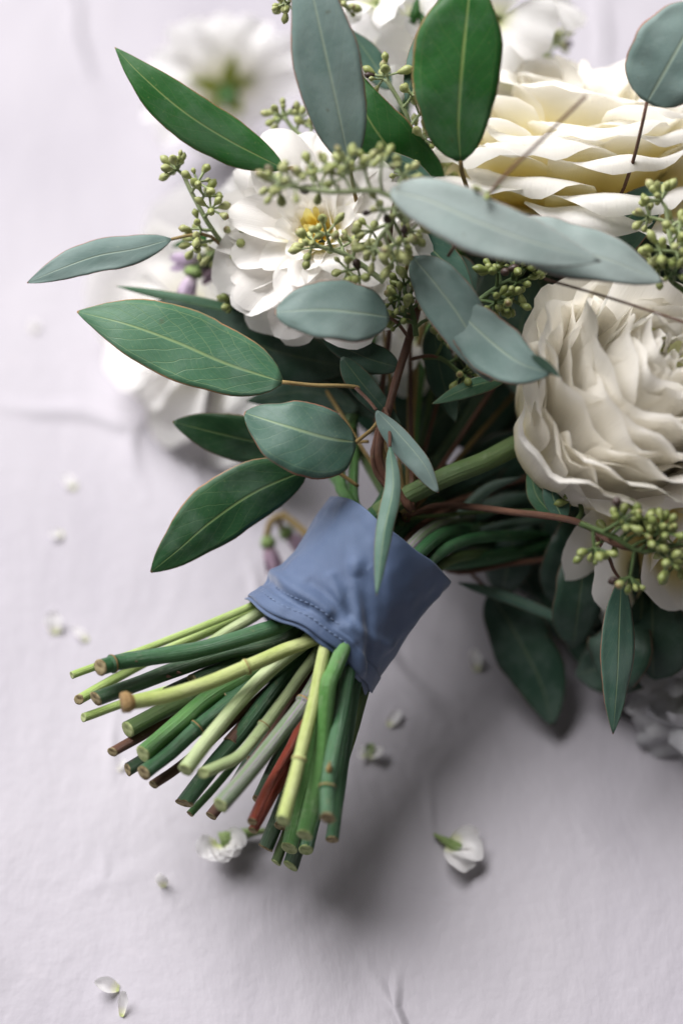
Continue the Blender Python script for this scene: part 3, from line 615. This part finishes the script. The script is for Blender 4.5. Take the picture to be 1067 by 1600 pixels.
for q, a in enumerate(((330, 402, .742, 268, 408, 62, 34, PM_lilac), (305, 418, .74, 289, 462, 50, 38, PM_lilac), (362, 412, .745, 315, 432, 52, 32, PM_lilacd), (340, 396, .74, 285, 386, 50, 28, PM_stock),
                       (385, 330, .755, 345, 285, 52, 30, PM_stock), (378, 350, .757, 335, 320, 50, 34, PM_lilac), (395, 310, .757, 365, 275, 46, 26, PM_stock))): bud(lb, *a, 80+q)
tubes('stem', [([P(330, 402, .742), P(380, 420, .755), P(480, 520, .76), P(560, 700, .735), CU+AX*.008], .0016), ([P(385, 330, .755), P(390, 380, .757), P(400, 430, .757)], .0014), ([P(305, 418, .74), P(340, 410, .745), P(370, 415, .75)], .0012)], SM['moss'], lb, lb.location)
leaf(lb, [(350, 388, .745), (320, 376, .743), (268, 385, .742)], (10, 12), 'lime', 0, .1)
leaf(lb, [(395, 500, .735), (378, 470, .735), (372, 455, .735)], (14, 14), 'lime', 0, .1)
mb = empty('mauve_buds', P(445, 805, .765), 'two dusky mauve buds drooping behind the blue ribbon', 'flower buds')
bud(mb, 416, 838, .765, 430, 895, 58, 32, PM_lilacd, 95); bud(mb, 440, 826, .77, 480, 862, 55, 32, PM_lilacd, 96)
tubes('stem', [([P(416, 840, .765), P(424, 815, .765), P(445, 808, .765), P(480, 835, .76), P(520, 870, .745)], .0014), ([P(440, 826, .77), P(436, 812, .768), P(445, 802, .765)], .0012)], SM['tan'], mb, mb.location)

# ------------------------------------------------------------------ eucalyptus sprigs
NECK = [(CU+AX*k+E1*e) for k, e in ((.012, .012), (.010, .004), (.012, -.006))]
def sprig(label, base, leaves, stems=(), clusters=(), smat='brown', neck=True, group=None):
    rt = empty('eucalyptus_sprig', P(*base), label, 'eucalyptus sprig', group)
    for l in leaves: leaf(rt, **l)
    lst = []
    for s in stems:
        pts = [P(*q) for q in s[0]]
        if len(s) > 2: pts.append(NECK[s[2]])
        lst.append((pts, [PX(x) for x in s[1]]))
    if lst: tubes('stem', lst, SM[smat], rt, rt.location)
    for c in clusters: cluster(rt, **c)
    return rt
def lf(d, mid, w, mat='green', **k): return dict(d=d, mid=mid, w=w, mat=mat, **k)
def cu(axis, d, n, spread, seed, **k): return dict(axis=axis, d=d, n=n, spread=spread, seed=seed, **k)
random.seed(5)
sprig('grey leaf reaching far left with a pod cluster above it', (520, 520, .74),
  [lf(.700, [(268, 374, .702), (212, 389, .70), (152, 400, .698), (95, 420, .697), (43, 442, .698)], (25, 27), 'grey', ab=(.7, .85), fold=.05, roll=18)],
  [([(268, 374, .702), (295, 368, .703), (325, 367, .704), (352, 392, .712), (420, 470, .735)], (2.6, 3.2, 3.5), 1)],
  [cu([(392, 428, .735), (338, 368, .706), (305, 312), (286, 272)], .702, 11, 30, 11), cu([(430, 525, .735), (385, 490), (374, 478)], .715, 2, 14, 12, deep=1)], 'tan')
sprig('dark green blade of a leaf pointing to the upper left corner', (560, 520, .74),
  [lf(.70, [(444, 264, .70), (354, 217, .698), (283, 171, .697), (222, 118, .698), (180, 74, .702)], (40, 38), 'lime', ab=(.72, .95), fold=.1, roll=0),
   lf(.725, [(482, 266), (450, 236), (410, 212)], (22, 24), 'teal')],
  [([(444, 264, .70), (475, 275, .715), (520, 400, .74)], (2.8, 3.2, 3.4), 1)],
  [cu([(500, 235), (462, 205), (448, 188)], .722, 4, 24, 14)], 'tan')
sprig('tall grey-green leaf running off the top edge, left of the bright green one', (590, 520, .74),
  [lf(.672, [(546, 258, .682), (530, 180, .676), (508, 80, .671), (488, -10, .669), (465, -115, .67)], (52, 50), 'grey', ab=(.6, .95), fold=.08, roll=-4),
   lf(.72, [(608, 140), (578, 90), (546, 46)], (20, 20), 'teal')],
  [([(546, 258, .682), (560, 330, .70), (590, 450, .735)], (3, 3.4, 3.6), 1), ([(540, -20, .72), (522, 15, .72), (518, 60, .725), (540, 250, .74)], (2.5, 3))],
  [cu([(530, 60), (524, 25), (530, 10)], .72, 2, 14, 17), cu([(470, -30), (462, -12), (452, 2)], .70, 3, 16, 18)], 'tan')
sprig('broad bright green oval leaf standing upright before the white stock', (640, 560, .74),
  [lf(.668, [(719, 252, .675), (716, 190, .67), (722, 100, .666), (731, 10, .665), (734, -22, .666)], (76, 60), 'lime', ab=(.58, .5), fold=.06, roll=2),
   lf(.70, [(634, 160), (652, 85), (690, 12), (725, -60)], (15, 17), 'teal', roll=0, fold=.3)],
  [([(719, 250, .675), (722, 275, .682), (728, 300, .69), (700, 420, .72), (650, 560, .735)], (3.6, 3.4, 3.8, 4), 0)],
  [cu([(690, 300, .735), (650, 225, .705), (636, 180), (606, 128)], .70, 8, 26, 21)], 'tan')
sprig('veined green leaf tucked beside the tall grey leaf, a small folded one below', (640, 560, .745),
  [lf(.70, [(692, 296, .712), (642, 262, .705), (602, 224, .70), (565, 165, .70), (548, 100, .704)], (46, 50), 'lime', ab=(.6, .9), fold=.1),
   lf(.69, [(682, 293), (640, 258), (584, 232)], (20, 10), 'teal', fold=.25)],
  [([(692, 296, .712), (690, 340, .72), (660, 480, .74)], (3, 3.2), 1)], [cu([(650, 300), (640, 285), (632, 276)], .70, 1, 12, 23, size=.9)], 'tan')
sprig('spray of green seed pods hanging over the centre of the dahlia', (640, 480, .72), [],
  [([(620, 305, .672), (612, 340, .68), (606, 420, .70), (608, 520, .72), (590, 700, .715)], (3.6, 4, 4.4, 5), 0)],
  [cu([(640, 345), (600, 300), (520, 300), (450, 290)], .655, 13, 44, 31, ends=3), cu([(625, 300), (612, 345), (590, 375)], .668, 9, 40, 32), cu([(600, 440), (545, 400), (500, 385)], .682, 7, 36, 33)], 'brown')
sprig('two pale grey leaves in front of the rose, closest to the lens', (660, 520, .73),
  [lf(.648, [(610, 298, .65), (669, 313, .648), (745, 346, .647), (831, 378, .648), (938, 408, .652)], (44, 46), 'pale', ab=(.55, .85), fold=.08, roll=-22),
   lf(.664, [(790, 352, .662), (870, 384, .66), (950, 406, .66), (1036, 441, .664)], (46, 42), 'pale', ab=(.55, .9), fold=.06, roll=-28)],
  [([(612, 298, .651), (625, 330, .67), (640, 420, .70), (640, 520, .725)], (3, 3.4, 4), 0), ([(915, 150, .645), (842, 222, .645), (768, 298, .648), (700, 400, .67)], (2.6, 2.4, 2.6)), ([(850, 436, .668), (960, 468, .664), (1080, 508, .66)], (2, 2))],
  [cu([(780, 290), (770, 297), (762, 300)], .65, 1, 8, 36, size=.7)], 'brown')
sprig('two overlapping grey leaves slanting down onto the ranunculus edge', (650, 600, .73),
  [lf(.672, [(645, 402, .678), (685, 450, .673), (728, 512, .671), (768, 596, .674)], (42, 42), 'grey', ab=(.55, .7), fold=.07),
   lf(.684, [(700, 470, .674), (760, 528, .668), (810, 566, .662), (860, 584, .660)], (40, 48), 'grey', ab=(.7, .8), fold=.1),
   lf(.70, [(630, 355), (685, 400), (742, 470)], (28, 30), 'teal'), lf(.715, [(700, 400), (722, 430), (735, 470)], (24, 22), 'teal'),
   lf(.70, [(830, 555, .655), (852, 570, .655), (876, 590, .655)], (7, 8), 'dark'),
   lf(.70, [(792, 590), (735, 604), (675, 631)], (16, 12), 'green', fold=.2)],
  [([(645, 402, .678), (632, 430, .69), (640, 540, .73)], (3, 3.6), 1), ([(792, 590, .70), (830, 592, .71)], (2, 2))], [], 'tan')
sprig('oval grey-blue leaf lying across the lower edge of the dahlia', (640, 620, .72),
  [lf(.668, [(608, 496, .676), (560, 489, .669), (500, 484, .666), (430, 488, .667)], (46, 50), 'grey', ab=(.52, .62), fold=.06, roll=20),
   lf(.70, [(622, 574), (570, 558), (500, 524)], (22, 26), 'dark', ab=(.5, .7))],
  [([(608, 496, .682), (622, 506, .69), (640, 530, .70)], (2.6, 3)), ([(655, 470, .702), (640, 525, .70), (612, 620, .70), (592, 720, .70)], (6.5, 6.5, 7, 7), 0)],
  [cu([(650, 525), (645, 490), (632, 455)], .69, 9, 30, 41, deep=1)], 'brown')
sprig('broad veined green leaf pointing left on a tan stalk, dark leaves behind it', (620, 640, .715),
  [lf(.695, [(441, 597, .695), (353, 568, .693), (277, 535, .692), (200, 507, .693), (121, 487, .697)], (56, 60), 'green', ab=(.62, .85), fold=.07, roll=16),
   lf(.722, [(412, 497), (320, 478), (181, 447)], (7, 13), 'green', fold=.2),
   lf(.722, [(545, 574), (430, 548), (330, 505), (240, 470)], (48, 42), 'dark'),
   lf(.725, [(560, 640), (480, 612), (385, 627)], (26, 22), 'dark'), lf(.73, [(600, 650), (540, 600), (440, 580)], (34, 30), 'dark'), lf(.735, [(580, 600), (510, 560), (420, 520)], (30, 30), 'dark')],
  [([(441, 597, .695), (490, 602, .697), (556, 605, .70), (600, 625, .708), (596, 700, .705)], (3.4, 3.2, 3.6, 4, 4.4), 0)], [], 'tan')
sprig('trio of green leaves drooping left above the ribbon', (590, 720, .71),
  [lf(.685, [(556, 691, .69), (512, 684, .684), (449, 666, .682), (382, 645, .687)], (66, 48), 'teal', ab=(.5, .72), fold=.16, roll=15),
   lf(.715, [(450, 697), (400, 690), (345, 678), (270, 659)], (36, 36), 'deep', ab=(.65, .8)),
   lf(.70, [(480, 734, .704), (400, 768, .70), (330, 815, .698), (280, 858, .699), (236, 894, .702)], (46, 52), 'deep', ab=(.6, .8), fold=.1, roll=-10)],
  [([(556, 691, .69), (580, 672, .695), (595, 660, .70), (592, 730, .70)], (3.2, 3.4, 3.8), 0), ([(450, 697, .715), (530, 690, .712), (575, 690, .706)], (2.6, 3)), ([(480, 734, .704), (520, 735, .706), (560, 760, .705)], (3, 3.2))], [], 'tan')
sprig('narrow grey-green leaf hanging down over the blue ribbon, two slim ones above', (600, 700, .705),
  [lf(.70, [(534, 558), (575, 610), (628, 668)], (18, 22), 'dark', ab=(.6, .9)),
   lf(.686, [(588, 641, .69), (625, 680, .687), (662, 725, .685), (685, 770, .686)], (12, 26), 'grey', ab=(.6, .7), fold=.3),
   lf(.672, [(609, 698, .683), (614, 760, .678), (600, 832, .67), (588, 931, .664)], (14, 15), 'teal', ab=(.6, .8), fold=.4)],
  [([(556, 606, .698), (575, 625, .695), (588, 641, .69)], (3, 2.6)), ([(609, 698, .683), (608, 670, .69), (600, 640, .70), (584, 730, .70)], (2.6, 3, 4, 5), 0), ([(618, 590, .71), (602, 660, .705), (585, 720, .703)], (5, 6, 6.5), 0)], [], 'brown')
sprig('round grey-green leaf on a brown stalk at the top right corner', (900, 380, .735),
  [lf(.672, [(1010, 160, .676), (1037, 113, .672), (1064, 65, .67), (1095, 8, .671)], (70, 68), 'grey', ab=(.45, .5), fold=.04),
   lf(.70, [(900, 415, .712), (958, 362, .70), (1039, 285, .694)], (40, 46), 'teal', ab=(.6, .8), fold=.05),
   lf(.705, [(962, 311), (915, 325), (862, 345)], (7, 9), 'lime')],
  [([(1010, 160, .676), (998, 215, .682), (985, 262, .69), (965, 312, .70), (920, 370, .72), (800, 560, .74)], (2.8, 3, 3.6, 4, 5), 2)],
  [cu([(1085, 440), (1050, 385), (1040, 325)], .672, 10, 40, 51, deep=0), cu([(1070, 455), (1050, 440), (1040, 425)], .675, 3, 24, 52, deep=1)], 'brown')
sprig('cluster of deep green pods between grey leaves and the ranunculus', (700, 620, .74),
  [lf(.735, [(835, 630), (812, 530), (835, 425)], (46, 44), 'dark'), lf(.715, [(676, 505), (688, 580), (712, 660)], (24, 24), 'dark'), lf(.74, [(770, 560), (770, 480), (790, 400)], (40, 40), 'dark')],
  [([(740, 470, .705), (715, 520, .72), (680, 640, .735)], (3, 4), 1), ([(640, 562, .705), (668, 556, .705), (690, 560, .706)], (3, 2.6))],
  [cu([(735, 480), (775, 450), (815, 428)], .69, 9, 32, 61, deep=1), cu([(660, 558), (688, 560), (715, 580)], .706, 4, 24, 62, deep=1)], 'brown')
sprig('brown twig with hanging grey leaf and dark pods below the ranunculus', (680, 800, .71),
  [lf(.70, [(970, 906, .702), (967, 965, .70), (964, 1050, .698), (957, 1147, .70)], (24, 26), 'teal', ab=(.65, .85), fold=.08, roll=-25)],
  [([(1080, 848, .672), (1010, 858, .672), (960, 850, .674), (900, 815, .684), (800, 800, .705), (690, 790, .715)], (4, 5, 5.5, 5.5, 5), 1), ([(930, 838, .698), (950, 870, .698), (958, 890, .70), (970, 908, .702)], (3.4, 3, 2.4))],
  [cu([(905, 818), (960, 840), (1000, 862), (1062, 850)], .668, 15, 46, 71, deep=1), cu([(900, 815), (908, 800), (905, 785)], .70, 2, 16, 72, deep=1), cu([(1078, 820), (1068, 835), (1058, 850)], .685, 2, 16, 73)], 'brown')
sprig('dark leaves, some added to deepen the shade, hanging under the bouquet above the tabletop', (720, 880, .73),
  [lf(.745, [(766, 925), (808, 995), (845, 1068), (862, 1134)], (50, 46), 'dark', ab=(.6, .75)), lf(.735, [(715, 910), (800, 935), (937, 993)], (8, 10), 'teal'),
   lf(.75, [(830, 840), (850, 900), (872, 955)], (30, 34), 'dark'), lf(.755, [(880, 930), (910, 990), (930, 1060)], (34, 34), 'dark'), lf(.76, [(1050, 960), (1030, 1060), (1006, 1145)], (28, 28), 'dark'), lf(.765, [(1005, 900), (985, 1000), (955, 1085)], (40, 40), 'dark'), lf(.755, [(880, 860), (960, 930), (1040, 1000)], (46, 46), 'dark'), lf(.76, [(760, 850), (850, 900), (960, 920)], (36, 36), 'dark'), lf(.765, [(900, 900), (980, 960), (1090, 980)], (45, 45), 'dark'), lf(.75, [(1100, 930), (1050, 980), (985, 1040)], (36, 36), 'dark'), lf(.755, [(1010, 930), (1020, 1000), (1040, 1080)], (40, 40), 'dark')],  # dark leaves added to deepen the shade beneath the bouquet
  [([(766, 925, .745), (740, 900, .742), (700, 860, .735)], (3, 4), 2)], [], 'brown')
sprig('crowded dark leaves added to fill out the shade between ribbon and ranunculus', (640, 780, .73),  # mostly filler leaves, added to make the interior dark
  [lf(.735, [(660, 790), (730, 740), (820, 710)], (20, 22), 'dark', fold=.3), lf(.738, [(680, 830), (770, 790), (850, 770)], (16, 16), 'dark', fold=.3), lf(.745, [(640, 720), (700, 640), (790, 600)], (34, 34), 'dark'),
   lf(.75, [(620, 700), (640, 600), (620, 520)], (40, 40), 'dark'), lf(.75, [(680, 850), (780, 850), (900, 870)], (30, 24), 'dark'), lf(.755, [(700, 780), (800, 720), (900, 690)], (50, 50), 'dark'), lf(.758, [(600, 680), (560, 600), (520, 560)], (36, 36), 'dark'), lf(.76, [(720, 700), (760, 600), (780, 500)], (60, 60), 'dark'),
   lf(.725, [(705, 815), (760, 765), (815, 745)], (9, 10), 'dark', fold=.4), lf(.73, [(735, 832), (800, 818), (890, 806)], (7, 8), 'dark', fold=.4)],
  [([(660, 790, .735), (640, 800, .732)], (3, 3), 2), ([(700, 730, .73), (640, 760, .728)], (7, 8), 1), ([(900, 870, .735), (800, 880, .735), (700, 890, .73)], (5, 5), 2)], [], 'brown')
sprig('curled green leaves cupping the underside of the ranunculus', (860, 800, .72),
  [lf(.705, [(872, 812), (838, 775), (826, 722)], (14, 30), 'green', fold=.3), lf(.70, [(880, 815), (862, 770), (872, 735)], (16, 24), 'teal', fold=.3)], [([(875, 815, .705), (850, 800, .71), (760, 800, .72)], (3, 3.4), 1)], [], 'moss')
sprig('small pod cluster and teal leaf peeping over the cream rose', (780, 300, .78),
  [lf(.785, [(796, 115), (824, 92), (812, 50)], (16, 20), 'teal')], [([(825, 120, .78), (800, 200, .785), (700, 500, .76)], (3, 3.6), 2)], [cu([(822, 125), (838, 95), (862, 76)], .775, 5, 22, 81)], 'moss')
sprig('blurred grey leaf behind the cream rose at the right edge', (1080, 260, .80), [lf(.80, [(1100, 172), (1010, 150), (925, 134)], (22, 22), 'grey')], [([(1100, 172, .80), (1080, 260, .80), (900, 500, .78)], (3, 4), 2)], [], 'tan')

rg = random.Random(9)  # filler leaves added as occluders to keep the bouquet's inside and underside dark
for q, (cx, cy, lab) in enumerate(((700, 520, 'dark filler leaves added behind the pod clusters in the heart of the bouquet'), (900, 420, 'dark filler leaves added between the cream rose and the ranunculus'), (860, 860, 'dark filler leaves added low in the shade right of the ribbon'), (1010, 965, 'dark filler leaves added under the rose at the right edge'), (560, 420, 'dark filler leaves added beneath the dahlia'), (1230, 640, 'off-frame dark leaves added beyond the ranunculus, past the right edge'), (1210, 900, 'off-frame dark leaves added past the right edge, below the half hidden rose'))):  # last two groups lie off frame, added to deepen the table shadow
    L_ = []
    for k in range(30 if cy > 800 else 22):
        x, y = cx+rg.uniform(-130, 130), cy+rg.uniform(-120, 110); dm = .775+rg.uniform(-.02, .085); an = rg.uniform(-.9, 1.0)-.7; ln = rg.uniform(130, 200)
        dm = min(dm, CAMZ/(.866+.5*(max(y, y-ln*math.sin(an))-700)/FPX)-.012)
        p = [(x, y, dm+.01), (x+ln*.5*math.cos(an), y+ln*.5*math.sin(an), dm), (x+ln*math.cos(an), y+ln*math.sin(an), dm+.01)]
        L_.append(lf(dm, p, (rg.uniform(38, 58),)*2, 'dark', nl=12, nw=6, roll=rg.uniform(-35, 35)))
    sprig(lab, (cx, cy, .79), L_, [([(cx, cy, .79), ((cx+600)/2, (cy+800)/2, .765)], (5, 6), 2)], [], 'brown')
# ------------------------------------------------------------------ fallen petals and scraps on the table
def scrap(label, px, py, sx, sy, rot, seed, mat=PM_stock, prof=(8, 20, 5, 40), cat='petal', name='fallen_petal', h=.0004):
    loc = PT(px, py, h); L = PX(sx*.85, .8); W = PX(sy*.85, .8)
    o = link(name, petal_mesh(name, L, W, prof, .0003, .4, .10, .45, seed, mat, 7, 8, (.4, .9, .9), .3), None, loc)
    o.rotation_euler = (R_(random.uniform(-5, 5)), R_(-4), R_(rot)); return tag(o, label, cat)
scrap('small white scrap of petal left of the drooping leaf trio, upper one of two', 118, 765, 34, 24, 130, 1)
scrap('smaller white crumb of petal below another scrap, left of the drooping leaves', 100, 834, 24, 22, 200, 2)
scrap('larger white crumpled petal lying left of the stem bundle', 88, 992, 44, 34, 100, 3, prof=(20, 40, 10, 70))
scrap('thin white petal sliver beside the larger crumpled one left of the stems', 138, 1002, 36, 18, 140, 4)
scrap('curled white petal below the stems, tiny dark edge to it', 256, 1388, 40, 28, 95, 5, prof=(10, 60, 80, 110))
scrap('white petal nearest the bottom edge, lying sideways', 188, 1545, 46, 30, 172, 6, prof=(10, 40, 20, 60))
scrap('narrow white petal touching the lowest fallen one at the bottom left', 190, 1590, 50, 18, 82, 7, prof=(10, 40, 40, 80))
scrap('blurred beige petal crumb at the far left edge', 52, 520, 26, 22, 80, 8, PM_soft)
scrap('pale yellowish scrap half hidden beneath the brown twig', 185, 1206, 24, 14, 60, 9, PM_soft)
scrap('faint white petal in the shade under the bouquet beside the ribbon', 745, 1050, 40, 26, 100, 10)
scrap('pale petal flake in shadow right of the stem bundle', 605, 1135, 34, 22, 50, 11, prof=(2, 8, 4, 12))
fb = empty('fallen_bud', PT(738, 1345, .0), 'fallen white bud with a green calyx lying on the tabletop by itself', 'flower bud')
for q, (az, s) in enumerate(((-.5, 1), (-1.0, .95), (.05, .8))):
    o = put(fb, petal_mesh('bud_petal', PX(62, .75), PX(52, .75), (25, 45, 15, -30), .001, .35, .09, .5, 300+q, PM_stock, 8, 8, (.4, .95, .9), .4), az, s, .002, -.1*q)
    o.location = (-.009, .006, .0015+.0006*q)
v, ff, u = tube_data([Vector((-.014, .0095, .002)), Vector((-.009, .006, .003)), Vector((-.004, .003, .0035))], [.0006, .0017, .0024], 8, 8, True, True)
link('calyx', mesh('calyx', v, ff, CALYX, u), fb)
fb2 = empty('fallen_bud', PT(345, 1320, .0), 'blurred white bud with green sepals lying beneath the tips of the stems', 'flower bud')
for q in range(5):
    o = put(fb2, petal_mesh('bud_petal', PX(48, .75), PX(50, .75), (30, 60, 40, 10), .001, .35, .09, .5, 320+q, PM_stock, 8, 8, (.4, .95, .9), .4), -2.3+q*.5, 1, .003, -.1)
v, ff, u = tube_data([Vector((.018, .004, .004)), Vector((.010, .003, .004)), Vector((.0, .0, .004))], [.0008, .0022, .0034], 8, 8, True, True)
link('calyx', mesh('calyx', v, ff, CALYX, u), fb2)
fb3 = empty('fallen_floret', PT(572, 1188, .0), 'blurred green and white scrap of flower right of the stem tips', 'flower scrap')
for q in range(4):
    put(fb3, petal_mesh('scrap_petal', PX(26, .75), PX(20, .75), (4, 14, 8, 2), .001, .35, .09, .4, 340+q, CALYX if q == 1 else PM_stock, 8, 8, (.4, .95, .9), .4), .5+q*.7, 1-.15*q, .002, 0)
